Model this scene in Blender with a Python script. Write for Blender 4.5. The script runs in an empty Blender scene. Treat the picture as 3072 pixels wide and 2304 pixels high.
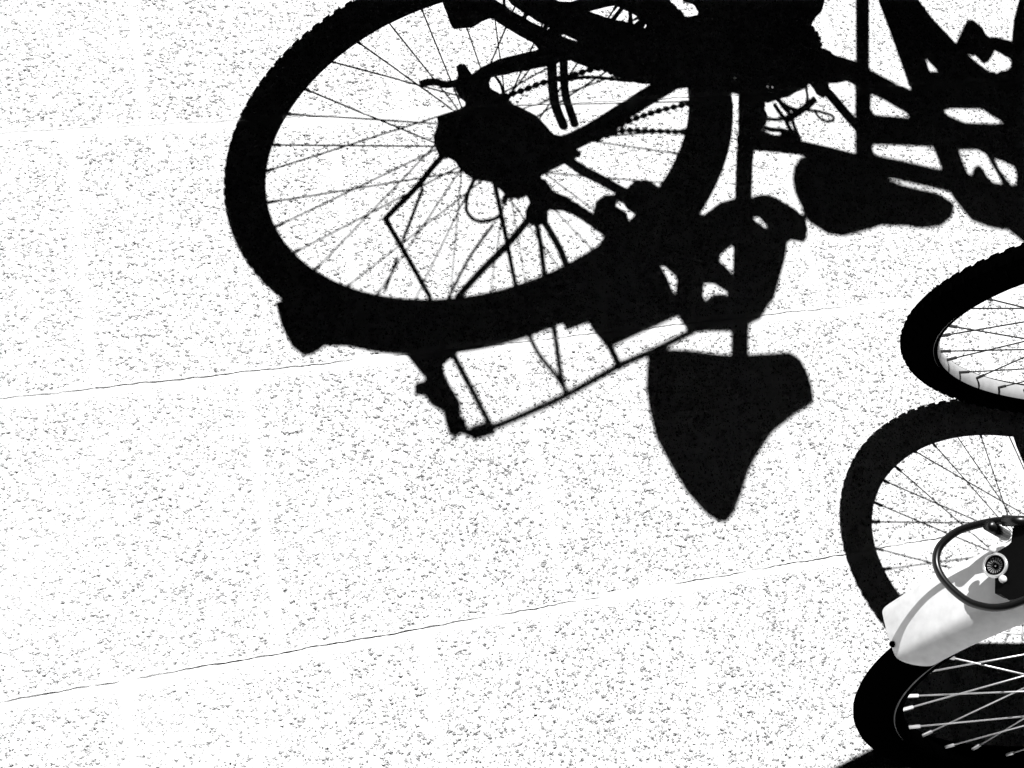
import bpy, bmesh, math, random
from mathutils import Vector, Matrix
random.seed(7)
SC = bpy.context.scene
COL = SC.collection

# measured positions: points are metres in each bicycle's own upright frame (forward, up)
CAM = [[0.9521, -0.1874, 0.2415], [-0.1136, -0.9503, -0.2898], [0.2838, 0.2485, -0.9261]]
B1 = [0.5216, 1.0519, 0.1727, 0.0034, 0.3907]
BA = [1.2038, 0.2825, -0.2486, 0.0162, 0.3221]
BC = [1.0141, -0.207, -0.1906, 0.3358, 0.3429]
B2 = [0.8215, 1.4689, -0.276, 0.0, 0.35]
S = [-0.0588, -0.7309]
TUBES = {'1': [('quick_release_lever', [[-0.0959, 0.2503], [-0.0862, 0.2486], [-0.0714, 0.2522], [-0.057, 0.262], [-0.0289, 0.2643]], 0.0049, 0),
       ('mudguard_stay', [[-0.0348, 0.3935], [-0.0587, 0.3978], [-0.0883, 0.4266], [-0.1159, 0.4613], [-0.1599, 0.5043], [-0.1626, 0.5143], [-0.148, 0.5629], [-0.1299, 0.6232], [-0.112, 0.683]], 0.0039, 0),
       ('brake_cable', [[-0.1072, 0.4668], [-0.1331, 0.5354], [-0.1425, 0.5576]], 0.0025, 0),
       ('derailleur_cable', [[-0.0288, 0.4704], [-0.0421, 0.4999], [-0.0468, 0.532], [-0.0382, 0.5535], [-0.0253, 0.5628], [-0.0062, 0.5638], [0.0038, 0.5587]], 0.0029, 0),
       ('rack_strut', [[-0.0019, 0.4794], [0.0037, 0.5605], [0.0077, 0.6251], [0.0135, 0.7148], [0.0278, 0.8274], [0.0561, 0.9016], [0.0685, 0.9413]], 0.0037, 0),
       ('rack_strut', [[0.0544, 0.5704], [0.0081, 0.6215], [-0.0332, 0.658], [-0.0738, 0.6989]], 0.0049, 0), ('mudguard_stay', [[-0.0099, 0.5745], [-0.0495, 0.6268], [-0.0867, 0.6959]], 0.0023, 0),
       ('mudguard_stay', [[-0.1524, 0.5901], [-0.1742, 0.6495]], 0.0021, 0), ('rack_strut', [[0.0534, 0.5814], [0.0568, 0.635], [0.0571, 0.7053], [0.0614, 0.8189], [0.0623, 0.8936], [0.0662, 0.937]], 0.0042, 0),
       ('rack_strut', [[0.0619, 0.5805], [0.0833, 0.6518], [0.0926, 0.6997], [0.1175, 0.8149], [0.1394, 0.8737], [0.1511, 0.9211]], 0.0055, 0),
       ('rack_strut', [[-0.0871, 0.8042], [-0.0648, 0.885], [-0.0448, 0.9573]], 0.0049, 0),
       ('rack_rail', [[-0.0838, 0.9281], [-0.0813, 0.9458], [-0.0709, 0.9601], [-0.0423, 0.9583], [0.0029, 0.9529], [0.0685, 0.9413], [0.1515, 0.9177], [0.2048, 0.9097], [0.2648, 0.8962]], 0.0047, 0),
       ('rack_rail_end', [[-0.0732, 0.9574], [-0.0423, 0.9583]], 0.009, 0), ('seatstay', [[0.0705, 0.5188], [0.0867, 0.5586], [0.1155, 0.5856], [0.1537, 0.635]], 0.009, 0),
       ('seatstay', [[0.0867, 0.4387], [0.1272, 0.4988], [0.1638, 0.5402], [0.203, 0.5865]], 0.0075, 0), ('chainstay', [[0.0942, 0.4501], [0.1526, 0.435], [0.2355, 0.395], [0.3288, 0.3523]], 0.012, 0),
       ('chain_run', [[0.1396, 0.4494], [0.177, 0.4443], [0.2111, 0.4316], [0.2474, 0.4241], [0.2837, 0.4211], [0.3274, 0.4217]], 0.0039, 0),
       ('chain_run', [[0.1625, 0.4505], [0.2071, 0.4461], [0.2435, 0.4576], [0.3124, 0.4826]], 0.0032, 0),
       ('chain_run', [[0.024, 0.3144], [0.0601, 0.3099], [0.0971, 0.3022], [0.1338, 0.3022], [0.1669, 0.2976], [0.1902, 0.2997], [0.2179, 0.3273], [0.2516, 0.347]], 0.0043, 0),
       ('gear_cable', [[0.1332, 0.3083], [0.1676, 0.3132], [0.2353, 0.3422]], 0.0025, 0), ('gear_cable', [[0.0192, 0.2663], [0.0263, 0.2872], [0.0286, 0.3127]], 0.0023, 0),
       ('stand_leg', [[0.1119, 0.243], [0.107, 0.3178], [0.1078, 0.3619], [0.1155, 0.4062]], 0.0078, 0), ('stand_leg', [[0.1304, 0.2548], [0.1253, 0.3297], [0.1284, 0.3683], [0.1336, 0.4073]], 0.0066, 0),
       ('seat_post', [[0.4334, 0.3747], [0.411, 0.5291], [0.3959, 0.6078], [0.3357, 0.985]], 0.0142, 0),
       ('lock_shackle', [[0.406, 0.6657], [0.4307, 0.6714], [0.4566, 0.6989], [0.4778, 0.7302], [0.4781, 0.7702]], 0.006, 0),
       ('cable_loop',
        [[0.5087, 0.4965], [0.5188, 0.4955], [0.5321, 0.5011], [0.5453, 0.5075], [0.5646, 0.5211], [0.5706, 0.5284], [0.5696, 0.5343], [0.5608, 0.5361], [0.5516, 0.5308], [0.5446, 0.5211], [0.5395, 0.5079]], 0.0024, 0),
       ('cable_loop', [[0.5087, 0.4965], [0.499, 0.5051], [0.4974, 0.5153], [0.4985, 0.5316], [0.5036, 0.558]], 0.0033, 0), ('cable_loop', [[0.4667, 0.4397], [0.4892, 0.477], [0.5089, 0.4957]], 0.0037, 0),
       ('cable_loop', [[0.4781, 0.4575], [0.4857, 0.4813], [0.4992, 0.5034]], 0.0031, 0), ('cable_loop', [[0.4707, 0.4696], [0.4794, 0.4954], [0.4846, 0.5077], [0.4896, 0.5305], [0.4969, 0.547]], 0.0039, 0),
       ('cable_loop', [[0.4476, 0.4952], [0.4781, 0.5048], [0.4941, 0.5]], 0.0029, 0), ('cable_loop', [[0.5329, 0.4453], [0.528, 0.4818], [0.5091, 0.494]], 0.0027, 0),
       ('cable_loop', [[0.5442, 0.4778], [0.5266, 0.4904], [0.4992, 0.5034], [0.4841, 0.5111]], 0.0052, 0), ('cable_loop', [[0.4326, 0.5038], [0.4548, 0.5213], [0.4808, 0.5331], [0.4991, 0.56]], 0.0037, 0),
       ('down_tube', [[0.5612, 0.4521], [0.5823, 0.5004], [0.6001, 0.5421], [0.6162, 0.576]], 0.0085, 0),
       ('top_tube', [[0.3984, 0.5323], [0.4911, 0.5733], [0.5243, 0.5921], [0.6336, 0.6635], [0.7557, 0.7416], [0.8553, 0.8064], [0.9193, 0.8447]], 0.0105, 0)],
 '2': [('seat_post', [[0.3234, 0.9814], [0.3304, 0.9304], [0.4006, 0.4639], [0.4678, 0.0164]], 0.0122, 0)]}
PLATES = {'1': [('derailleur_and_cassette',
        [[[-0.0243, 0.23], [-0.0153, 0.256], [0.0082, 0.2786], [0.0102, 0.2947], [0.0224, 0.3077], [0.0342, 0.3253], [0.0441, 0.3391], [0.0582, 0.3559], [0.0746, 0.3733], [0.0879, 0.3991], [0.0971, 0.4204],
          [0.1081, 0.4347], [0.1271, 0.4607], [0.1372, 0.4731], [0.1206, 0.48], [0.0973, 0.4875], [0.0766, 0.4943], [0.0684, 0.499], [0.07, 0.5175], [0.0816, 0.5348], [0.0957, 0.55], [0.1081, 0.5602], [0.1156, 0.5746],
          [0.1098, 0.5875], [0.0929, 0.5787], [0.0748, 0.5711], [0.0654, 0.5427], [0.0515, 0.5499], [0.0445, 0.5312], [0.0311, 0.5341], [0.0148, 0.5227], [0.0036, 0.5013], [-0.0038, 0.487], [-0.0202, 0.4771],
          [-0.0335, 0.4697], [-0.0497, 0.4452], [-0.0567, 0.4251], [-0.0645, 0.4152], [-0.0788, 0.409], [-0.0836, 0.3868], [-0.0833, 0.369], [-0.0754, 0.3476], [-0.0754, 0.3325], [-0.0557, 0.3281], [-0.0491, 0.3256],
          [-0.0313, 0.3189], [-0.0294, 0.3011], [-0.04, 0.2918], [-0.0423, 0.2788], [-0.0372, 0.2556], [-0.0375, 0.2307]],
         [[0.0841, 0.4392], [0.0867, 0.4355], [0.0896, 0.4395], [0.088, 0.4444]], [[0.1002, 0.4769], [0.103, 0.4757], [0.1037, 0.4799]], [[0.0748, 0.4852], [0.0776, 0.484], [0.0776, 0.4886]],
         [[0.0062, 0.5345], [0.0103, 0.5241], [0.0148, 0.5227], [0.0166, 0.5263], [0.0112, 0.5391]]],
        0.006, 0),
       ('dropout',
        [[[0.0272, 0.466], [-0.0019, 0.4794], [0.0131, 0.4996], [0.019, 0.5281], [0.044, 0.5309], [0.0489, 0.5534], [0.0408, 0.5657], [0.0391, 0.584], [0.0493, 0.595], [0.0714, 0.5989], [0.0739, 0.5733],
          [0.0974, 0.5661], [0.0692, 0.5029]]],
        0.006, 0),
       ('chain_guard',
        [[[-0.0386, 0.2321], [-0.0318, 0.2266], [-0.0249, 0.2339], [-0.016, 0.2555], [0.001, 0.2439], [0.0155, 0.239], [0.0277, 0.235], [0.0442, 0.2337], [0.0673, 0.2328], [0.0845, 0.2331], [0.0941, 0.2312],
          [0.1142, 0.2433], [0.1294, 0.2602], [0.1111, 0.2641], [0.0953, 0.2657], [0.0888, 0.2645], [0.0666, 0.2649], [0.047, 0.2636], [0.035, 0.2646], [0.0221, 0.2631], [0.0123, 0.2639], [0.0083, 0.2733],
          [0.0085, 0.29], [0.0156, 0.3012], [-0.0065, 0.3094], [-0.0278, 0.3103], [-0.0401, 0.2917], [-0.0441, 0.2756], [-0.0368, 0.2493]]],
        0.006, 0),
       ('mud_flap',
        [[[-0.322, 0.6194], [-0.3121, 0.6187], [-0.3025, 0.6275], [-0.2899, 0.6514], [-0.26, 0.6801], [-0.225, 0.7326], [-0.262, 0.7176], [-0.278, 0.7269], [-0.2904, 0.7256], [-0.3059, 0.7016], [-0.3175, 0.6584]]],
        0.006, 0),
       ('rear_light',
        [[[-0.1586, 0.7629], [-0.1346, 0.8201], [-0.1266, 0.8334], [-0.1308, 0.8385], [-0.1435, 0.8386], [-0.1458, 0.8545], [-0.1324, 0.8615], [-0.1262, 0.8808], [-0.1098, 0.9008], [-0.1078, 0.925], [-0.1053, 0.9427],
          [-0.0962, 0.9564], [-0.0905, 0.9487], [-0.0783, 0.957], [-0.0838, 0.9281], [-0.085, 0.9108], [-0.0837, 0.8944], [-0.0942, 0.8631], [-0.1002, 0.8403], [-0.1035, 0.8151], [-0.0815, 0.7995]]],
        0.006, 0),
       ('rack_bag',
        [[[0.2014, 0.5742], [0.2146, 0.563], [0.2354, 0.5652], [0.2538, 0.5879], [0.2593, 0.5929], [0.2682, 0.645], [0.3199, 0.6706], [0.3489, 0.6542], [0.3782, 0.6536], [0.4064, 0.6631], [0.4311, 0.6688],
          [0.4533, 0.6924], [0.4711, 0.7172], [0.4868, 0.728], [0.487, 0.7547], [0.4766, 0.7802], [0.455, 0.7674], [0.4481, 0.7702], [0.4389, 0.8036], [0.4258, 0.8351], [0.4094, 0.8753], [0.3948, 0.8902],
          [0.3819, 0.9081], [0.3585, 0.9143], [0.33, 0.9159], [0.2919, 0.9015], [0.2745, 0.8974], [0.2661, 0.9016], [0.2504, 0.8539], [0.1441, 0.8744], [0.1175, 0.8149], [0.0781, 0.8181], [0.0581, 0.7385],
          [0.0926, 0.6997], [0.1187, 0.6942], [0.1423, 0.6877], [0.1486, 0.6824], [0.147, 0.6705], [0.1569, 0.6589], [0.1521, 0.6496], [0.1369, 0.6292], [0.1504, 0.5841], [0.1659, 0.5758], [0.1888, 0.5816]],
         [[0.182, 0.5891], [0.1904, 0.5938], [0.1972, 0.6116], [0.2127, 0.6324], [0.2083, 0.6444], [0.1967, 0.6423], [0.196, 0.6228], [0.1778, 0.6011]],
         [[0.3993, 0.6979], [0.4074, 0.7007], [0.4206, 0.7264], [0.4174, 0.7342], [0.3999, 0.7086]], [[0.3554, 0.7438], [0.3578, 0.7566], [0.3496, 0.8076], [0.3378, 0.7829], [0.3307, 0.7752], [0.3341, 0.7559]],
         [[0.2344, 0.7432], [0.2416, 0.7483], [0.2564, 0.7738], [0.2587, 0.7872], [0.2533, 0.8152], [0.2491, 0.8012], [0.2444, 0.7745]],
         [[0.3004, 0.8049], [0.3157, 0.8115], [0.3364, 0.8383], [0.3351, 0.8479], [0.3241, 0.8398], [0.3101, 0.8387], [0.2993, 0.8447], [0.2954, 0.8282]]],
        0.006, 0),
       ('crank_shadow_plate',  # unseen plate filling in the shadow around the crank
        [[[0.4462, 0.3686], [0.449, 0.4271], [0.456, 0.4364], [0.4539, 0.4608], [0.4511, 0.4706], [0.4547, 0.4842], [0.4489, 0.5054], [0.4382, 0.5029], [0.4338, 0.5147], [0.4459, 0.5255], [0.4553, 0.5373],
          [0.4698, 0.5419], [0.4808, 0.5331], [0.4972, 0.5542], [0.5044, 0.5618], [0.4741, 0.5783], [0.4229, 0.5531], [0.4099, 0.5489], [0.401, 0.5148], [0.4222, 0.3615]]],
        0.006, 0),
       ('shadow_plate',  # unseen cut-out following a shadow outline, added only to cast it
        [[[-0.0498, 0.0252], [-0.0498, 0.0755], [-0.0473, 0.0933], [-0.0434, 0.113], [-0.0414, 0.129], [-0.037, 0.1411], [-0.0189, 0.1438], [-0.0082, 0.1453], [0.0008, 0.1409], [0.0077, 0.1366], [0.0188, 0.1334],
          [0.0253, 0.1345], [0.0331, 0.1468], [0.045, 0.1619], [0.0639, 0.1852], [0.0851, 0.2084], [0.0941, 0.2312], [0.1077, 0.2523], [0.1236, 0.2616], [0.1403, 0.2634], [0.1506, 0.2742], [0.1609, 0.2818],
          [0.1701, 0.2914], [0.1908, 0.3011], [0.2012, 0.3111], [0.2178, 0.3248], [0.2329, 0.3398], [0.2462, 0.3482], [0.2562, 0.3521], [0.2676, 0.3555], [0.29, 0.3763], [0.316, 0.3807], [0.3252, 0.3817],
          [0.4136, 0.4235], [0.4471, 0.4409], [0.457, 0.4582], [0.4869, 0.4548], [0.4965, 0.456], [0.5132, 0.4484], [0.5278, 0.4456], [0.5378, 0.4368], [0.5453, 0.4527], [0.5464, 0.464], [0.5585, 0.4785],
          [0.5703, 0.4676], [0.5736, 0.4467], [0.5933, 0.4507], [0.608, 0.4496], [0.6224, 0.465], [0.6287, 0.4669], [0.6325, 0.4153], [0.6304, 0.4147], [0.5935, 0.3884], [0.5896, 0.3794], [0.5753, 0.3677],
          [0.5715, 0.358], [0.5772, 0.3562], [0.57, 0.3473], [0.577, 0.34], [0.5673, 0.3337], [0.5743, 0.3267], [0.5635, 0.3202], [0.5691, 0.3135], [0.5614, 0.3058], [0.5664, 0.2961], [0.575, 0.2845], [0.5875, 0.274],
          [0.5964, 0.2518], [0.6098, 0.2022]],
         [[0.0343, 0.0667], [0.0463, 0.0699], [0.0454, 0.1149], [0.0426, 0.1125], [0.0317, 0.0977]],
         [[0.0493, 0.093], [0.0477, 0.1179], [0.0574, 0.1332], [0.0736, 0.1511], [0.0761, 0.1478], [0.0781, 0.1389], [0.0691, 0.1269], [0.0572, 0.111], [0.0509, 0.0934]],
         [[0.0772, 0.1545], [0.0877, 0.1684], [0.1041, 0.1841], [0.109, 0.1744], [0.0941, 0.1599], [0.0832, 0.1443], [0.0797, 0.1457]], [[0.108, 0.1851], [0.1112, 0.1924], [0.1169, 0.1861], [0.1125, 0.1793]],
         [[0.1298, 0.204], [0.1329, 0.2127], [0.1433, 0.222], [0.1561, 0.2311], [0.1614, 0.2288], [0.1506, 0.2178], [0.1351, 0.2023]],
         [[0.1272, 0.0968], [0.1271, 0.1237], [0.1364, 0.1334], [0.155, 0.1394], [0.1667, 0.1381], [0.1809, 0.1384], [0.1887, 0.1134]],
         [[0.1758, 0.1622], [0.1941, 0.161], [0.2124, 0.1597], [0.2307, 0.1607], [0.2372, 0.1674], [0.2366, 0.1727], [0.2176, 0.1963], [0.2067, 0.1888], [0.1972, 0.1807], [0.1887, 0.1748]],
         [[0.2204, 0.1976], [0.2384, 0.1741], [0.242, 0.1715], [0.2484, 0.1796], [0.2474, 0.2001], [0.244, 0.2127], [0.2362, 0.206], [0.2286, 0.2039]],
         [[0.2528, 0.1853], [0.259, 0.1907], [0.2634, 0.1992], [0.263, 0.2135], [0.2544, 0.2192], [0.2513, 0.2121]], [[0.2684, 0.2241], [0.2732, 0.2173], [0.2753, 0.2224], [0.2744, 0.2303], [0.2712, 0.2343]],
         [[0.3066, 0.1506], [0.3064, 0.1745], [0.3113, 0.1896], [0.3216, 0.2053], [0.3173, 0.1738], [0.3144, 0.1527]],
         [[0.3184, 0.1538], [0.321, 0.1767], [0.3291, 0.2101], [0.331, 0.228], [0.3486, 0.2284], [0.365, 0.2284], [0.3671, 0.2225], [0.3663, 0.2131], [0.3608, 0.1968], [0.3585, 0.1934], [0.3434, 0.1828],
          [0.3368, 0.1588]],
         [[0.4637, 0.3892], [0.4622, 0.3921], [0.4595, 0.3926], [0.4573, 0.3906], [0.4567, 0.3871], [0.4582, 0.3842], [0.4608, 0.3836], [0.4631, 0.3857]],
         [[0.5034, 0.3891], [0.5024, 0.3911], [0.5005, 0.3915], [0.4989, 0.3901], [0.4985, 0.3877], [0.4996, 0.3857], [0.5014, 0.3852], [0.503, 0.3867]],
         [[0.5156, 0.39], [0.5148, 0.3917], [0.5132, 0.392], [0.5119, 0.3908], [0.5116, 0.3888], [0.5124, 0.3871], [0.514, 0.3868], [0.5153, 0.388]],
         [[0.4716, 0.4048], [0.4708, 0.4063], [0.4694, 0.4066], [0.4682, 0.4055], [0.4679, 0.4036], [0.4687, 0.4021], [0.4701, 0.4018], [0.4713, 0.4029]],
         [[0.5139, 0.4192], [0.5131, 0.4208], [0.5117, 0.4211], [0.5104, 0.42], [0.5101, 0.4181], [0.5109, 0.4166], [0.5124, 0.4162], [0.5136, 0.4174]],
         [[0.4135, 0.3877], [0.412, 0.3908], [0.4091, 0.3914], [0.4067, 0.3893], [0.4061, 0.3855], [0.4077, 0.3824], [0.4105, 0.3818], [0.4129, 0.384]],
         [[0.45, 0.4158], [0.4548, 0.4253], [0.4732, 0.4336], [0.4763, 0.4264], [0.472, 0.4224], [0.4684, 0.4276], [0.464, 0.42], [0.4578, 0.4244]]],
        0.006, 0)],
 '2': [('shadow_plate',  # added cut-out, out of view, throws the mixed shadow of tubes and saddle
        [[[0.3507, 0.7043], [0.3766, 0.7184], [0.4433, 0.7491], [0.4304, 0.6201], [0.4197, 0.5282], [0.4179, 0.4751], [0.4824, 0.453], [0.4947, 0.503], [0.5133, 0.5452], [0.548, 0.5981], [0.5543, 0.5836],
          [0.5807, 0.5285], [0.5919, 0.5241], [0.6074, 0.5396], [0.6099, 0.5549], [0.6165, 0.5618], [0.6279, 0.5563], [0.6579, 0.5574], [0.6728, 0.4982], [0.695, 0.4357], [0.709, 0.3752], [0.7935, 0.3461],
          [0.6573, 1.0446], [0.5868, 1.0626], [0.5733, 1.0484], [0.5635, 1.0398], [0.5375, 1.0428], [0.5211, 1.0397], [0.4997, 1.0343], [0.4902, 1.0165], [0.4765, 0.9904], [0.472, 0.9758], [0.432, 0.9737],
          [0.3826, 0.9725], [0.3497, 0.9732], [0.3388, 0.972], [0.3109, 0.9685]],
         [[0.4825, 0.6471], [0.5057, 0.6816], [0.4858, 0.6878]],
         [[0.5643, 0.6146], [0.5676, 0.6136], [0.5724, 0.6146], [0.5815, 0.6126], [0.5904, 0.6261], [0.5964, 0.6276], [0.604, 0.6201], [0.613, 0.6052], [0.6214, 0.5869], [0.6308, 0.5909], [0.6375, 0.5957],
          [0.647, 0.5996], [0.6483, 0.6061], [0.6433, 0.6267], [0.6334, 0.6393], [0.6196, 0.6453], [0.6132, 0.6533], [0.6087, 0.6504], [0.5995, 0.6524], [0.5895, 0.6452], [0.5788, 0.6349], [0.5651, 0.6203]],
         [[0.4904, 0.7802], [0.5089, 0.7679], [0.5683, 0.7505], [0.5798, 0.7595], [0.6102, 0.777], [0.5836, 0.7868], [0.5291, 0.8008], [0.5154, 0.7971], [0.5006, 0.7918]],
         [[0.3686, 0.7751], [0.3877, 0.7812], [0.4123, 0.7957], [0.4258, 0.8035], [0.43, 0.8157], [0.4232, 0.8194], [0.3655, 0.8298], [0.3611, 0.8194]],
         [[0.3485, 0.9104], [0.3545, 0.8983], [0.3817, 0.8915], [0.4162, 0.8834], [0.4598, 0.8738], [0.4622, 0.893], [0.4668, 0.9201], [0.4636, 0.9304], [0.4448, 0.93], [0.4173, 0.9283], [0.3897, 0.9277],
          [0.3622, 0.928], [0.3515, 0.9263]],
         [[0.5057, 0.8683], [0.5421, 0.8573], [0.5554, 0.8637], [0.5595, 0.8808], [0.5677, 0.9071], [0.5735, 0.9302], [0.5684, 0.9345], [0.5554, 0.9352], [0.5463, 0.9226], [0.5443, 0.9098], [0.5374, 0.9003],
          [0.5331, 0.9006], [0.524, 0.9117], [0.5175, 0.9286], [0.5128, 0.9271], [0.5085, 0.9027]],
         [[0.5678, 0.8708], [0.5799, 0.8712], [0.6029, 0.8801], [0.6033, 0.8896], [0.6034, 0.901], [0.597, 0.9276], [0.5889, 0.9327], [0.5814, 0.9186], [0.5725, 0.8962]]],
        0.006, 0)],
 'A': [('pannier_shadow_plate',  # flat plate shaped to shade the ground inside the nearest wheel
        [[[-0.157, 0.509], [-0.0621, 0.4997], [0.0959, 0.4865], [0.0477, 0.7189], [-0.1627, 0.7306], [-0.2803, 0.7354], [-0.3199, 0.7303], [-0.3135, 0.689], [-0.2898, 0.6456], [-0.2573, 0.5922], [-0.2148, 0.5454]]],
        0.01, 0),
       ('pannier_shadow_plate', [[[-0.3032, 0.7013], [-0.3814, 0.7512], [-0.4617, 0.8061], [0.0219, 0.7732], [0.0435, 0.6678], [-0.2446, 0.6832]]], 0.01, 0),  # extra plate added to cast the shadow wedge below the nearest wheel
       ('stand_plate', [[[-0.0019, 0.0077], [-0.0014, 0.0176], [-0.0007, 0.052], [0.0024, 0.0858], [0.0091, 0.1285], [0.027, 0.217], [0.0827, 0.2089], [0.1269, -0.0146]]], 0.01, 0)]}
SADDLES = {'saddle_1': [[0.6632, 0.4225], [0.6858, 0.4182], [0.7247, 0.412], [0.7595, 0.4027], [0.7828, 0.3982], [0.8103, 0.3951], [0.848, 0.3933], [0.8804, 0.3918], [0.8895, 0.3824], [0.8954, 0.3617], [0.8968, 0.3435],
              [0.8942, 0.3205], [0.8631, 0.3084], [0.819, 0.2859], [0.7892, 0.2586], [0.7695, 0.2373], [0.7496, 0.2063], [0.7324, 0.182], [0.7168, 0.1704], [0.7047, 0.1722], [0.6875, 0.1886], [0.6698, 0.2177],
              [0.657, 0.2529], [0.644, 0.2951], [0.643, 0.3362], [0.6463, 0.3702], [0.6537, 0.3972]],
 'saddle_2': [[0.974, 0.6943], [0.9604, 0.6801], [0.9528, 0.6608], [0.9506, 0.6402], [0.9559, 0.6122], [0.9548, 0.6023], [0.9586, 0.5942], [0.985, 0.5725], [1.0119, 0.5662], [1.0511, 0.5727], [1.0868, 0.5796],
              [1.1122, 0.5755], [1.0837, 0.5783], [1.1364, 0.5722], [1.1548, 0.5672], [1.188, 0.5683], [1.2114, 0.5817], [1.22, 0.5977], [1.2146, 0.5912], [1.2156, 0.5986], [1.2106, 0.6058], [1.1989, 0.6126],
              [1.1723, 0.6201], [1.1422, 0.6298], [1.1197, 0.6406], [1.1035, 0.6526], [1.0935, 0.6767], [1.0616, 0.6943]]}
LOOP = [[-0.071, 0.4043, -0.0152], [-0.0631, 0.4062, -0.021], [-0.0531, 0.4087, -0.0252], [-0.0431, 0.4112, -0.0298], [-0.0338, 0.4135, -0.0324], [-0.0155, 0.4181, -0.0343], [-0.002, 0.4215, -0.0335], [0.0116, 0.4249, -0.0276],
 [0.019, 0.4267, -0.0202], [0.0229, 0.4277, -0.009], [0.0217, 0.4274, 0.0047], [0.0158, 0.426, 0.0199], [0.0075, 0.4239, 0.0332], [-0.0015, 0.4216, 0.0411], [-0.0124, 0.4189, 0.0468], [-0.0242, 0.4159, 0.0489],
 [-0.0371, 0.4127, 0.0481], [-0.051, 0.4093, 0.0464]]
FE = {'bolt1': [-0.0227, -0.0111],
 'bolt2': [-0.0228, 0.019],
 'clampp': [-0.0316, -0.0283],
 'disc': [-0.0198, 0.0035],
 'hous': [[-0.0463, -0.0235], [-0.0403, -0.0117], [-0.037, -0.0103], [-0.025, -0.0085], [-0.0197, 0.0007], [-0.0104, 0.0273], [-0.0151, 0.0299], [-0.02, 0.0376], [-0.0337, 0.0419], [-0.0522, 0.0427], [-0.0766, -0.0238],
          [-0.0593, -0.0291], [-0.0524, -0.028]]}


# ------------------------------------------------------------------ camera, sky, sun, exposure
cam = bpy.data.cameras.new('camera'); cam_o = bpy.data.objects.new('camera', cam); COL.objects.link(cam_o)
cam.sensor_width = 36.0; cam.lens = 36.0*2628.47/2212.0
cam.clip_start = 0.02; cam.clip_end = 500
r_, d_, f_ = [Vector(v) for v in CAM]
cam_o.matrix_world = Matrix(((r_.x, -d_.x, -f_.x, 0), (r_.y, -d_.y, -f_.y, 0), (r_.z, -d_.z, -f_.z, 1.5), (0, 0, 0, 1)))
SC.camera = cam_o

SUN = Vector((-S[0], -S[1], 1)).normalized()          # towards the sun
elev = math.asin(SUN.z); azim = math.atan2(SUN.x, SUN.y)
w = bpy.data.worlds.new('World'); SC.world = w; w.use_nodes = True
nt = w.node_tree; bg = nt.nodes['Background']
sky = nt.nodes.new('ShaderNodeTexSky'); sky.sky_type = 'NISHITA'; sky.sun_disc = False
sky.sun_elevation = elev; sky.sun_rotation = azim
bw = nt.nodes.new('ShaderNodeRGBToBW')                # the photograph is black and white
nt.links.new(sky.outputs[0], bw.inputs[0]); nt.links.new(bw.outputs[0], bg.inputs['Color'])
bg.inputs['Strength'].default_value = 0.0001
sl = bpy.data.lights.new('sun', 'SUN'); sl.energy = 5.0; sl.angle = math.radians(0.4); sl.color = (1, 1, 1)
so = bpy.data.objects.new('sun', sl); COL.objects.link(so)
so.rotation_euler = SUN.to_track_quat('Z', 'Y').to_euler()
SC.view_settings.view_transform = 'Standard'; SC.view_settings.look = 'None'
SC.view_settings.gamma = 1; SC.view_settings.use_curve_mapping = False
SC.view_settings.exposure = 0.6
SC.cycles.caustics_reflective = False; SC.cycles.caustics_refractive = False

# ------------------------------------------------------------------ materials
def mat(name, col, rough=.6, metal=0., spec=.5):
    m = bpy.data.materials.new(name); m.use_nodes = True
    b = m.node_tree.nodes['Principled BSDF']
    c = (col, col, col, 1) if not isinstance(col, tuple) else col
    b.inputs['Roughness'].default_value = rough; b.inputs['Metallic'].default_value = metal
    b.inputs['Specular IOR Level'].default_value = spec
    t = m.node_tree
    n = t.nodes.new('ShaderNodeTexNoise'); n.inputs['Scale'].default_value = 90; n.inputs['Detail'].default_value = 4
    g = t.nodes.new('ShaderNodeTexCoord'); t.links.new(g.outputs['Object'], n.inputs['Vector'])
    r = t.nodes.new('ShaderNodeMapRange'); r.inputs['To Min'].default_value = c[0]*.75; r.inputs['To Max'].default_value = c[0]*1.2
    t.links.new(n.outputs['Fac'], r.inputs['Value']); t.links.new(r.outputs[0], b.inputs['Base Color'])
    return m
M_RUBBER = mat('black_rubber', .0006, 1., 0, 0.)
M_BLACK = mat('black_paint', .0006, .9, 0, .0)
M_PART = mat('black_plastic', .0006, .8, 0, .0)
M_TUBE = mat('black_coated_steel', .002, .33, 0, .5)
M_LAMP = mat('black_speckled_plastic', .002, .5, 0, .06)
M_RIM = mat('polished_aluminium', .36, .4, 0, .2)
M_RIMK = mat('black_anodised_rim', .0004, .9, 0, .0)
M_LIP = mat('pale_rim_edge', .35, .6, 0, .1)  # lighter grey for the thin rim lips
M_SPOKE = mat('steel_spoke', .03, .5, 0, .2)
M_BRIGHT = mat('galvanised_spoke', .7, .38, .75)
M_DARKSPOKE = mat('black_spoke', .003, .6, 0, .2)
M_WHITE = mat('white_plastic', .72, .3, 0, .4)
M_CHROME = mat('chrome', .7, .25, .6)
M_GREY = mat('grey_lens', .3, .4, 0)

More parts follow.
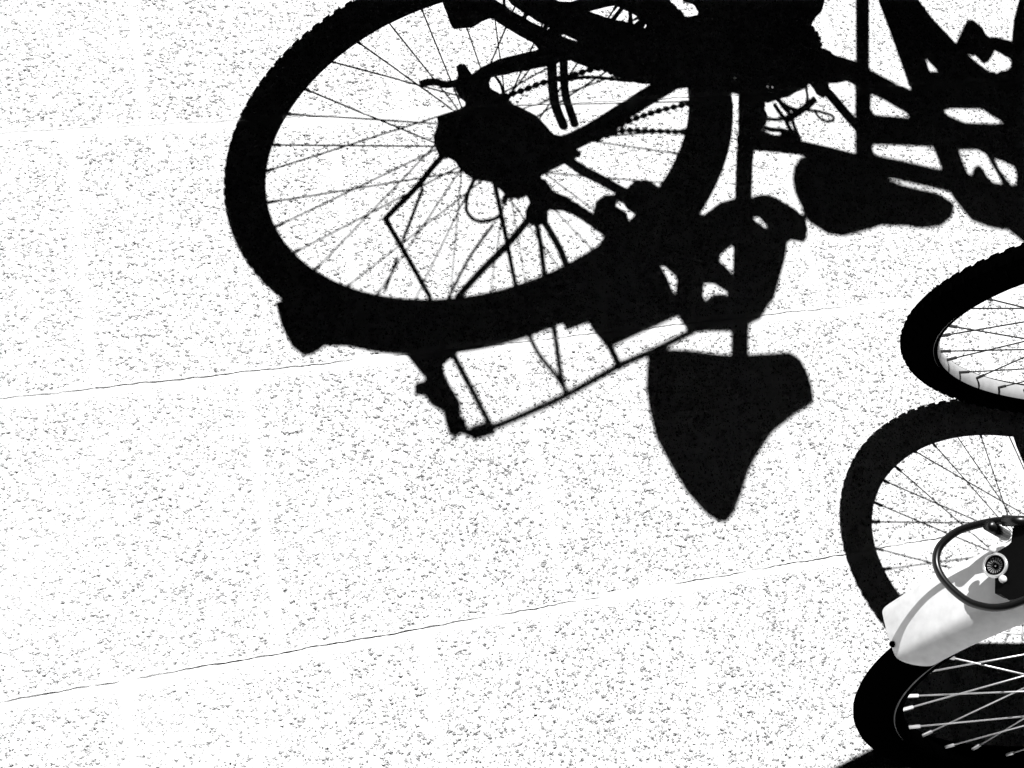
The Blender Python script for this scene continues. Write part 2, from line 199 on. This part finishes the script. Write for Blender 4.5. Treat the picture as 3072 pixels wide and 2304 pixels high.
def paving_mat():
    m = bpy.data.materials.new('exposed_aggregate_concrete'); m.use_nodes = True
    t = m.node_tree; b = t.nodes['Principled BSDF']; N = t.nodes.new; L = t.links.new
    b.inputs['Roughness'].default_value = .95; b.inputs['Specular IOR Level'].default_value = .1
    g = N('ShaderNodeTexCoord'); P = g.outputs['Object']
    at = N('ShaderNodeAttribute'); at.attribute_name = 'edge'
    def math_(op, a, c=None, clamp=False):
        n = N('ShaderNodeMath'); n.operation = op; n.use_clamp = clamp
        for i, v in enumerate((a, c)):
            if v is None: continue
            if isinstance(v, (int, float)): n.inputs[i].default_value = v
            else: L(v, n.inputs[i])
        return n.outputs[0]
    def noise(sc, det=2, rough=.5, vec=None):
        n = N('ShaderNodeTexNoise'); n.inputs['Scale'].default_value = sc; n.inputs['Detail'].default_value = det
        n.inputs['Roughness'].default_value = rough; L(vec or P, n.inputs['Vector']); return n.outputs['Fac']
    def ramp(v, a, c):
        n = N('ShaderNodeMapRange'); n.inputs['From Min'].default_value = a; n.inputs['From Max'].default_value = c
        L(v, n.inputs['Value']); return n.outputs[0]
    # where grit shows: away from the smooth slab margins, in drifting patches, thinning out towards one side
    patch = ramp(noise(6, 3), .3, .7)
    gx = N('ShaderNodeSeparateXYZ'); L(P, gx.inputs[0])
    dv = N('ShaderNodeVectorMath'); dv.operation = 'DISTANCE'; L(P, dv.inputs[0]); dv.inputs[1].default_value = (-.42, -.12, 0)
    side_fade = ramp(dv.outputs['Value'], .22, .95)
    side_fade = math_('MULTIPLY', side_fade, math_('ADD', .45, math_('MULTIPLY', ramp(gx.outputs[0], -.2, .35), .55)))
    margin = ramp(math_('ADD', at.outputs['Fac'], math_('MULTIPLY', noise(45, 2), .5)), .35, .85)
    dens = math_('MULTIPLY', margin, math_('ADD', .22, math_('ADD', math_('MULTIPLY', patch, .38), math_('MULTIPLY', side_fade, .62))), True)
    # chips standing proud or lying as pits: uneven in size and outline
    wob = N('ShaderNodeTexNoise'); wob.inputs['Scale'].default_value = 420; wob.inputs['Detail'].default_value = 3; L(P, wob.inputs['Vector'])
    add = N('ShaderNodeVectorMath'); add.operation = 'MULTIPLY_ADD'; L(wob.outputs['Color'], add.inputs[0]); add.inputs[1].default_value = (.0045, .0045, .0045); L(P, add.inputs[2])
    def cells(sc):
        v = N('ShaderNodeTexVoronoi'); v.inputs['Scale'].default_value = sc; L(add.outputs[0], v.inputs['Vector'])
        s = N('ShaderNodeSeparateColor'); L(v.outputs['Color'], s.inputs[0]); return v.outputs['Distance'], s.outputs
    def stones(sc, thr):
        d, s = cells(sc); dome = math_('SUBTRACT', 1., math_('MULTIPLY', d, 1.7), True)
        return math_('MULTIPLY', dome, math_('GREATER_THAN', s[0], thr))
    h = math_('ADD', math_('MULTIPLY', stones(190, .80), .0019), math_('MULTIPLY', stones(330, .76), .0014))
    h = math_('ADD', h, math_('MULTIPLY', noise(420, 2), .00022))
    h = math_('MULTIPLY', h, dens)
    h = math_('ADD', h, math_('MULTIPLY', noise(620, 2), .00016))
    bump = N('ShaderNodeBump'); bump.inputs['Strength'].default_value = 1; bump.inputs['Distance'].default_value = 4.0
    L(h, bump.inputs['Height']); L(bump.outputs[0], b.inputs['Normal'])
    # dark mineral grains of two sizes
    def grains(sc, amount, size):
        d, s = cells(sc); lim = math_('SUBTRACT', 1.0, math_('MULTIPLY', dens, amount))
        return math_('MULTIPLY', math_('MULTIPLY', math_('GREATER_THAN', s[0], lim), math_('LESS_THAN', d, size)), math_('ADD', .3, math_('MULTIPLY', s[1], .7)))
    dk = math_('ADD', grains(215, .25, .26), math_('MULTIPLY', grains(380, .50, .33), .95), True)
    dark = math_('MULTIPLY', dk, 1.)
    val = math_('SUBTRACT', .80, math_('MULTIPLY', dark, .76))
    L(val, b.inputs['Base Color'])
    return m
M_PAVE = paving_mat()

# ------------------------------------------------------------------ helpers
def obj(name, bm, m, parent=None, smooth=False, mats=None):
    me = bpy.data.meshes.new(name); bmesh.ops.recalc_face_normals(bm, faces=bm.faces[:]); bm.to_mesh(me); bm.free()
    for x in (mats or [m]): me.materials.append(x)
    if smooth:
        for p in me.polygons: p.use_smooth = True
    o = bpy.data.objects.new(name, me); COL.objects.link(o)
    if parent: o.parent = parent
    return o
def tag(o, label, cat, group=None):
    o['label'] = label; o['category'] = cat
    if group: o['group'] = group
def catmull(P, n=6):
    P = [Vector(p) for p in P]
    if len(P) < 3: return P
    out = []
    Q = [P[0]*2-P[1]] + P + [P[-1]*2-P[-2]]
    for i in range(1, len(Q)-2):
        a, b, c, d = Q[i-1:i+3]
        for k in range(n):
            t = k/n
            out.append(.5*((2*b)+(c-a)*t+(2*a-5*b+4*c-d)*t*t+(3*b-a-3*c+d)*t*t*t))
    return out + [P[-1]]
def sweep(bm, pts, r, seg=10, cap=True, closed=False):
    pts = [Vector(p) for p in pts]; n = len(pts); rings = []; up = None
    for i, p in enumerate(pts):
        a = pts[i-1] if (i or closed) else p; b = pts[(i+1) % n] if (i < n-1 or closed) else p
        t = (b-a).normalized()
        if up is None: up = t.orthogonal().normalized()
        up = (up-t*up.dot(t)).normalized(); s = t.cross(up)
        rr = r[i] if isinstance(r, (list, tuple)) else r
        rings.append([bm.verts.new(p+rr*(math.cos(2*math.pi*k/seg)*up+math.sin(2*math.pi*k/seg)*s)) for k in range(seg)])
    for i in range(n if closed else n-1):
        A, B = rings[i], rings[(i+1) % n]
        for k in range(seg): bm.faces.new((A[k], A[(k+1) % seg], B[(k+1) % seg], B[k]))
    if cap and not closed:
        bm.faces.new(rings[0][::-1]); bm.faces.new(rings[-1])
class Frame:
    def __init__(s, v):
        x, y, h, l = v[:4]; s.o = Vector((x, y, 0)); s.d = Vector((math.cos(h), math.sin(h), 0)); n0 = Vector((-math.sin(h), math.cos(h), 0))
        s.u = Vector((0, 0, math.cos(l)))+math.sin(l)*n0; s.n = s.d.cross(s.u)
    def m(s):
        return Matrix(((s.d.x, s.u.x, s.n.x, s.o.x), (s.d.y, s.u.y, s.n.y, s.o.y), (s.d.z, s.u.z, s.n.z, s.o.z), (0, 0, 0, 1)))
def bike_root(name, v, label, group=None):
    F = Frame(v); e = bpy.data.objects.new(name, None); COL.objects.link(e); e.matrix_world = F.m(); tag(e, label, 'bicycle', group); e.empty_display_size = .1
    return e
# in a bicycle's own frame: x forward along the bicycle, y up, z out to its side
def lathe(bm, prof, c, seg=120, closed=True, mi=None):
    rings = []
    for k in range(seg):
        a = 2*math.pi*k/seg; rings.append([bm.verts.new((c[0]+r*math.cos(a), c[1]+r*math.sin(a), z)) for r, z in prof])
    m = len(prof)
    for k in range(seg):
        A, B = rings[k], rings[(k+1) % seg]
        for i in range(m if closed else m-1):
            f = bm.faces.new((A[i], A[(i+1) % m], B[(i+1) % m], B[i]))
            if mi: f.material_index = mi(i)
def wheel(root, c, R, t, w_tyre, rim_mat, spoke_mat, name='wheel', nsp=36, sr=.001, rimw=.012, phase=0., knobs=True, rd=.020):
    """tyre outer radius R, tyre depth t each way"""
    rr = R-2*t+.004                                    # rim edge radius
    bm = bmesh.new()
    p = [(rr, rimw), (rr+.0012, rimw-.0018), (rr-.004, rimw-.002), (rr-.006, 0), (rr-.004, -rimw+.002), (rr+.001, -rimw+.0018), (rr, -rimw),
         (rr-rd*.45, -rimw-.0002), (rr-rd*.6, -rimw+.0015), (rr-rd*.85, -rimw+.005), (rr-rd, -.003), (rr-rd, .003), (rr-rd*.85, rimw-.005), (rr-rd*.6, rimw-.0015), (rr-rd*.45, rimw+.0002)]
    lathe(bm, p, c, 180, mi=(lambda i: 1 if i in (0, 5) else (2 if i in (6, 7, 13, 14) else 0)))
    hub = [(.010, .050), (.010, .036), (.028, .034), (.028, .031), (.014, .026), (.012, 0), (.014, -.026), (.028, -.031), (.028, -.034), (.010, -.036), (.010, -.050)]
    rim = obj(name, bm, rim_mat, root, True, [rim_mat, M_LIP, M_BLACK])  # black sidewall slot: shade painted onto the side of the silver rim
    hb = bmesh.new(); lathe(hb, hub+[(.004, -.06), (.004, .06)], c, 32); obj('hub', hb, M_BLACK, rim, False)
    bt = bmesh.new(); rc = R-t-.001; prof = [(rc+(t-.002)*math.cos(a), (w_tyre)*math.sin(a)) for a in [2*math.pi*i/18 for i in range(18)]]
    lathe(bt, prof, c, 160)
    if knobs:
        nk = int(2*math.pi*R/.021)
        for k in range(nk):
            for s, off in ((-1, 0), (1, .5), (0, .25)):
                a = 2*math.pi*(k+off)/nk; ph = s*.75
                rad = rc+(t-.001)*math.cos(ph); zz = w_tyre*math.sin(ph)*1.0
                er = Vector((math.cos(a), math.sin(a), 0)); et = Vector((-math.sin(a), math.cos(a), 0)); ez = Vector((0, 0, 1))
                nn = (er*math.cos(ph)+ez*math.sin(ph)).normalized(); sd = nn.cross(et)
                q = Vector((c[0], c[1], 0))+er*rad+ez*zz
                la, lb, lh = .0055, .0045, .0011
                vs = [bt.verts.new(q+et*x*la+sd*y*lb+nn*z_*lh) for z_ in (-1, 1) for x, y in ((-1, -1), (1, -1), (1, 1), (-1, 1))]
                for f in ((0, 1, 2, 3), (7, 6, 5, 4), (0, 4, 5, 1), (1, 5, 6, 2), (2, 6, 7, 3), (3, 7, 4, 0)): bt.faces.new([vs[i] for i in f])
    obj('tyre', bt, M_RUBBER, rim, False)
    for k in range(nsp):
        a = 2*math.pi*(k+.5)/nsp+phase; s = 1 if k % 2 else -1; q = 1 if (k//2) % 2 else -1
        ha = a+q*math.radians(58); r0 = rr-rd-.001
        A = Vector((c[0]+r0*math.cos(a), c[1]+r0*math.sin(a), s*.002)); B = Vector((c[0]+.025*math.cos(ha), c[1]+.025*math.sin(ha), s*(.0325+q*.002)))
        bs = bmesh.new(); D = (B-A).normalized()
        sweep(bs, [A+D*.011, B], sr, 6); sp = obj('spoke', bs, spoke_mat, rim, True)
        bn = bmesh.new(); sweep(bn, [A-D*.004, A+D*.012], .0021, 6); obj('nipple', bn, spoke_mat, rim)
    return rim
def local_tube(root, name, pts, r, m, off=0, smooth=True, n=6):
    bm = bmesh.new(); P = [Vector((p[0], p[1], (p[2] if len(p) > 2 else off))) for p in pts]
    sweep(bm, catmull(P, n) if smooth else P, r, 10); return obj(name, bm, m, root, True)
def local_plate(root, name, loops, t, off, m):
    cu = bpy.data.curves.new('outline', 'CURVE'); cu.dimensions = '2D'; cu.fill_mode = 'BOTH'; cu.extrude = t/2
    for lp in loops:
        s = cu.splines.new('POLY'); s.points.add(len(lp)-1); s.use_cyclic_u = True
        for i, q in enumerate(lp): s.points[i].co = (q[0], q[1], 0, 1)
    tmp = bpy.data.objects.new('outline', cu); COL.objects.link(tmp)
    me = bpy.data.meshes.new_from_object(tmp.evaluated_get(bpy.context.evaluated_depsgraph_get()))
    bpy.data.objects.remove(tmp); bpy.data.curves.remove(cu)
    me.name = name; me.materials.clear(); me.materials.append(m)
    o = bpy.data.objects.new(name, me); COL.objects.link(o); o.parent = root; o.location = (0, 0, off); return o
def mudguard(root, c, R, w0, w1, skirt, m, a0, a1, name='mudguard', seg=60, thick=.0012, bulge=.004, round_end=True):
    """arched strip with rounded skirts; angles in degrees"""
    bm = bmesh.new(); rings = []; K = 20
    for i in range(seg+1):
        fr = (i/seg)**1.8; a = math.radians(a0+(a1-a0)*fr); ring = []
        e = 1.
        dist = fr*abs(math.radians(a1-a0))*R
        rad_e = .022
        if round_end and dist < rad_e: e = .62+.38*math.sqrt(max(0, 1-((rad_e-dist)/rad_e)**2))
        for side in (0, 1):
            row = []
            for k in range(K+1):
                x = -1+2*k/K; xx = x*e
                zc = (w0+w1)/2; hw = (w1-w0)/2
                drop = skirt*max(0, (abs(xx)-.55)/.45)**2.2+bulge*xx*xx
                row.append(bm.verts.new((c[0]+(R-drop-side*thick)*math.cos(a), c[1]+(R-drop-side*thick)*math.sin(a), zc+hw*xx)))
            ring.append(row)
        rings.append(ring)
    for i in range(seg):
        for k in range(K):
            A, B = rings[i], rings[i+1]
            bm.faces.new((A[0][k], A[0][k+1], B[0][k+1], B[0][k])); bm.faces.new((A[1][k], B[1][k], B[1][k+1], A[1][k+1]))
        for k in (0, K):
            bm.faces.new((rings[i][0][k], rings[i+1][0][k], rings[i+1][1][k], rings[i][1][k]))
    for i in (0, seg):
        for k in range(K): bm.faces.new((rings[i][0][k], rings[i][1][k], rings[i][1][k+1], rings[i][0][k+1]))
    return obj(name, bm, m, root, True)
def saddle(name, outline, z, parent, m, depth=.035):
    """padded seat whose plan is the outline, in world coordinates"""
    cx = sum(p[0] for p in outline)/len(outline); cy = sum(p[1] for p in outline)/len(outline)
    bm = bmesh.new(); layers = []
    for sc, dz in ((.55, -depth), (.93, -depth*.6), (1., -depth*.25), (.97, 0), (.8, .008), (.4, .012)):
        layers.append([bm.verts.new((cx+(p[0]-cx)*sc-S[0]*(z+dz), cy+(p[1]-cy)*sc-S[1]*(z+dz), z+dz)) for p in outline])
    # keep the layers stacked straight up
    for ly, (sc, dz) in zip(layers, ((.55, -depth), (.93, -depth*.6), (1., -depth*.25), (.97, 0), (.8, .008), (.4, .012))):
        for v in ly: v.co.x += S[0]*dz; v.co.y += S[1]*dz
    n = len(outline)
    for A, B in zip(layers, layers[1:]):
        for k in range(n): bm.faces.new((A[k], A[(k+1) % n], B[(k+1) % n], B[k]))
    bm.faces.new(layers[0]); bm.faces.new(layers[-1])
    o = obj(name, bm, m, None, True); o.parent = parent; o.matrix_parent_inverse = parent.matrix_world.inverted(); return o

# ------------------------------------------------------------------ setting
bm = bmesh.new()
for x, y in ((-150, -150), (150, -150), (150, 150), (-150, 150)): bm.verts.new((x, y, -.012))
bm.faces.new(bm.verts[:]); g = obj('ground', bm, M_PAVE); g['kind'] = 'structure'
bm = bmesh.new(); lay = bm.verts.layers.float.new('edge')
ROWS = [-1.65+.3517*i for i in range(0, 16)]
K0 = .1065; ROWS = [K0+.3525*i for i in range(-8, 11)]
COLS = {0: (.115, .360), 1: (-.063, .3370), 2: (1.085, .35), -1: (.284, .3505)}
def JW(x, row): return .0005*math.sin(x*41+row*1.7)+.0004*math.sin(x*97+row*3.1)+.0004*math.sin(x*211+row)
gap = .0015
for i, y0 in enumerate(ROWS[:-1]):
    y1 = ROWS[i+1]; r = i-8
    x0, px = COLS.get(r, (.17*(r % 3), .35))
    for k in range(-9, 12):
        xa, xb = x0+k*px, x0+(k+1)*px
        if xa > 4 or xb < -2.6: continue
        dz = random.uniform(-.0002, .0002); tx, ty = random.uniform(-.0004, .0004), random.uniform(-.0008, .0008)
        NX = 90
        xs = [xa, xa+.004]+[xa+.018+(xb-xa-.036)*q/(NX-4) for q in range(NX-3)]+[xb-.004, xb]; n_x = len(xs)
        V = [[None]*7 for _ in range(n_x)]
        wob = [random.uniform(-1, 1) for _ in range(n_x)]; wob2 = [random.uniform(-1, 1) for _ in range(n_x)]
        for a, X in enumerate(xs):
            ys = [y0+gap+.0005*wob[a], y0+gap+.0045, y0+.012, (y0+y1)/2, y1-.022, y1-.003, y1-.0003+.0004*wob2[a]]
            for b_, Y in enumerate(ys):
                if b_ in (0, 1, 5, 6): Y += JW(X, i if b_ < 3 else i+1)
                ey = min(b_, 6-b_); dx = min(X-xa, xb-X)
                z = dz+tx*((X-xa)/(xb-xa)*2-1)+ty*(b_/3-1)-(.0006 if ey == 0 else 0)
                v = bm.verts.new((X, Y, z)); v[lay] = min({0: 0, 1: .3, 5: .05, 2: 1., 4: .7, 3: 1}[b_ if b_ in (1, 2, 4, 5) else ey], dx/.022+.1); V[a][b_] = v
        for a in range(n_x-1):
            for b_ in range(6): bm.faces.new((V[a][b_], V[a+1][b_], V[a+1][b_+1], V[a][b_+1]))
        for b_ in (0, 6):
            lo = [bm.verts.new((V[a][b_].co.x, V[a][b_].co.y, -.02)) for a in range(n_x)]
            for a in range(n_x-1): bm.faces.new((V[a][b_], V[a+1][b_], lo[a+1], lo[a]))
    # sand in the joint, lying unevenly deep
    n = 420; prev = None
    for k in range(n+1):
        x = -2.6+6.6*k/n; z = -.0004-.0085*max(0, .55+math.sin(x*9+r)*.5+.25*math.sin(x*31+2*r)+random.uniform(-.6, .7))
        cur = [bm.verts.new((x, y0-.004, z)), bm.verts.new((x, y0+.005, z))]
        if prev: bm.faces.new((prev[0], cur[0], cur[1], prev[1]))
        prev = cur
# fill under the upright joints
pv = obj('pavement', bm, M_PAVE); pv['kind'] = 'structure'

# ------------------------------------------------------------------ the bicycle at the top: only its shadow falls into view
b1 = bike_root('bicycle', B1, 'black trekking bicycle with rear rack whose shadow covers the middle of the pavement')
R1 = B1[4]
wheel(b1, (0, R1), R1-.0075, .0262, .022, M_BLACK, M_DARKSPOKE, sr=.00125, rd=.008)
mudguard(b1, (0, R1), R1+.007, -.026, .026, .010, M_BLACK, 138, -8, 'mudguard', round_end=False)
for nm, pts, r, off in TUBES['1']:
    if nm == 'chain_run':                             # link plates and pins: a beaded outline
        P = [Vector((p[0], p[1], off)) for p in pts]; L_ = sum((q-p).length for p, q in zip(P, P[1:]))
        C_ = catmull(P, 12); acc = [0]
        for p, q in zip(C_, C_[1:]): acc.append(acc[-1]+(q-p).length)
        n = int(acc[-1]/.0032); Q = []; j = 0
        for i in range(n+1):
            s = acc[-1]*i/n
            while j < len(acc)-2 and acc[j+1] < s: j += 1
            Q.append(C_[j].lerp(C_[j+1], min(1, (s-acc[j])/(acc[j+1]-acc[j]+1e-9))))
        bm = bmesh.new(); sweep(bm, Q, [(.0016, .0036, .0046, .0036)[i % 4] for i in range(n+1)], 8); obj(nm, bm, M_BLACK, b1)
    else: local_tube(b1, nm, pts, r, M_BLACK, off)
for nm, loops, t, off in PLATES['1']: local_plate(b1, nm, loops, t, off, M_BLACK)
saddle('saddle', SADDLES['saddle_1'], .975, b1, M_PART)
wheel(b1, (1.37, R1), R1, .0262, .024, M_BLACK, M_DARKSPOKE, name='front_wheel')
b2 = bike_root('bicycle', B2, 'black bicycle standing behind the trekking bicycle, seen only by the shadow of its saddle')
for nm, pts, r, off in TUBES['2']: local_tube(b2, nm, pts, r, M_BLACK, off)
for nm, loops, t, off in PLATES['2']: local_plate(b2, nm, loops, t, off, M_BLACK)
saddle('saddle', SADDLES['saddle_2'], .93, b2, M_PART)

def frame_set(root, R, m):
    T = lambda nm, pts, r: local_tube(root, nm, pts, r, m, 0, False)
    for s in (-1, 1):
        T('chainstay', [(0, R, s*.06), (.42, .29, s*.03)], .009); T('seatstay', [(0, R, s*.06), (.31, .78, s*.02)], .007)
        T('fork_leg', [(1.06, R, s*.055), (.98, .62, s*.05)], .010)
    T('seat_tube', [(.43, .28), (.27, .93)], .015); T('down_tube', [(.43, .28), (.95, .68)], .017); T('top_tube', [(.31, .77), (.93, .80)], .014); T('head_tube', [(.965, .62), (.90, .90)], .018)
    wheel(root, (1.06, R), R, .0262, .024, M_BLACK, M_DARKSPOKE, name='front_wheel', knobs=False)
    for s in (-1, 1): local_tube(root, 'handlebar', [(.90, .95, 0), (.92, .97, s*.12), (.84, .99, s*.26), (.74, .98, s*.28)], .011, m)

# ------------------------------------------------------------------ the bicycle in the middle: rear wheel in view
ba = bike_root('bicycle', BA, 'bicycle with knobbly black tyre and silver rim, standing upright behind the white mudguard', 'bicycles parked at the right edge')
RA = BA[4]
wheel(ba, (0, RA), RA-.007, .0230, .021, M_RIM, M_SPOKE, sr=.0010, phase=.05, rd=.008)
for nm, loops, t, off in PLATES['A']: local_plate(ba, nm, loops, t, off, M_PART)
frame_set(ba, RA, M_BLACK)

# ------------------------------------------------------------------ the nearest bicycle: leaning, white mudguard with a steel loop
bc = bike_root('bicycle', BC, 'leaning bicycle with white mudguard, black steel guard loop and black rim', 'bicycles parked at the right edge')
RC = BC[4]
wheel(bc, (0, RC), RC-.004, .0257, .019, M_RIMK, M_BRIGHT, sr=.0009, phase=.03, rd=.012, nsp=32, knobs=False)
mg = mudguard(bc, (0, RC), .380, -.036, .042, .024, M_WHITE, 169, 114, 'mudguard', seg=80)
ang = math.radians(150); E_ = Vector((math.cos(ang), math.sin(ang), 0)); T_ = Vector((-math.sin(ang), math.cos(ang), 0)); A_ = Vector((0, RC, 0))
def P_(q, rad=.404): return A_+E_*(q[1] if len(q) == 3 else rad)+T_*q[0]+Vector((0, 0, q[-1]))
bm = bmesh.new(); sweep(bm, catmull([P_(q) for q in LOOP], 6), .0036, 14); obj('guard_loop', bm, M_TUBE, bc, True)
# tail lamp under the loop
lamp_bm = bmesh.new()
hs = FE['hous']
lo = [lamp_bm.verts.new(P_(q, .384)) for q in hs]; hi = [lamp_bm.verts.new(P_(q, .402)) for q in hs]; n = len(hs)
for k in range(n): lamp_bm.faces.new((lo[k], lo[(k+1) % n], hi[(k+1) % n], hi[k]))
lamp_bm.faces.new(hi); lamp_bm.faces.new(lo[::-1])
lamp = obj('tail_lamp', lamp_bm, M_LAMP, bc)
def disc(name, c, rad, r0, r1, m, parent, seg=40, spokes=0):
    bm = bmesh.new(); z = Vector((0, 0, 1))
    ctr = P_(c, rad)
    pts = [ctr+T_*math.cos(2*math.pi*k/seg)*r0+z*math.sin(2*math.pi*k/seg)*r0 for k in range(seg)]
    sweep(bm, pts, r1, 8, closed=True)
    return obj(name, bm, m, parent, True)
dc = FE['disc']
rf = disc('reflector', dc, .4035, .0105, .0016, M_CHROME, lamp)
disc('reflector_ring', dc, .4045, .0082, .0008, M_BLACK, lamp)
bm = bmesh.new(); c0 = P_(dc, .4025); vs = [bm.verts.new(c0+T_*math.cos(2*math.pi*k/32)*.0098+Vector((0, 0, 1))*math.sin(2*math.pi*k/32)*.0098) for k in range(32)]
hb = [bm.verts.new(v.co-E_*.004) for v in vs]; bm.faces.new(vs)
for k in range(32): bm.faces.new((vs[k], vs[(k+1) % 32], hb[(k+1) % 32], hb[k]))
obj('reflector_lens', bm, M_GREY, lamp)
bm = bmesh.new()
for k in range(18):
    a = 2*math.pi*k/18; dv = T_*math.cos(a)+Vector((0, 0, 1))*math.sin(a)
    sweep(bm, [P_(dc, .4028)+dv*.001, P_(dc, .4028)+dv*.008], .00035, 5)
obj('reflector_ribs', bm, M_BLACK, lamp)
for q in ('bolt1', 'bolt2'):
    bm = bmesh.new(); bmesh.ops.create_uvsphere(bm, u_segments=16, v_segments=10, radius=.0036, matrix=Matrix.Translation(P_(FE[q], .405))); obj('bolt', bm, M_WHITE, lamp, True)
bm = bmesh.new(); sweep(bm, [P_(FE['clampp'], .385), P_(FE['clampp'], .418)], .0055, 12); sweep(bm, [P_(LOOP[1]), P_(LOOP[3])], .0052, 12); obj('clamp', bm, M_TUBE, bc, True)
# stay bolt at the end of the mudguard
a_ = math.radians(168.6); er_ = Vector((math.cos(a_), math.sin(a_), 0))
bm = bmesh.new(); bmesh.ops.create_uvsphere(bm, u_segments=14, v_segments=8, radius=.0032, matrix=Matrix.Translation(A_+er_*.380+Vector((0, 0, .016))))
sweep(bm, [A_+er_*.381+Vector((0, 0, .016)), A_+er_*.372+Vector((0, 0, .016))], .0022, 8)
obj('bolt', bm, M_BLACK, mg, True)
frame_set(bc, RC, M_BLACK)
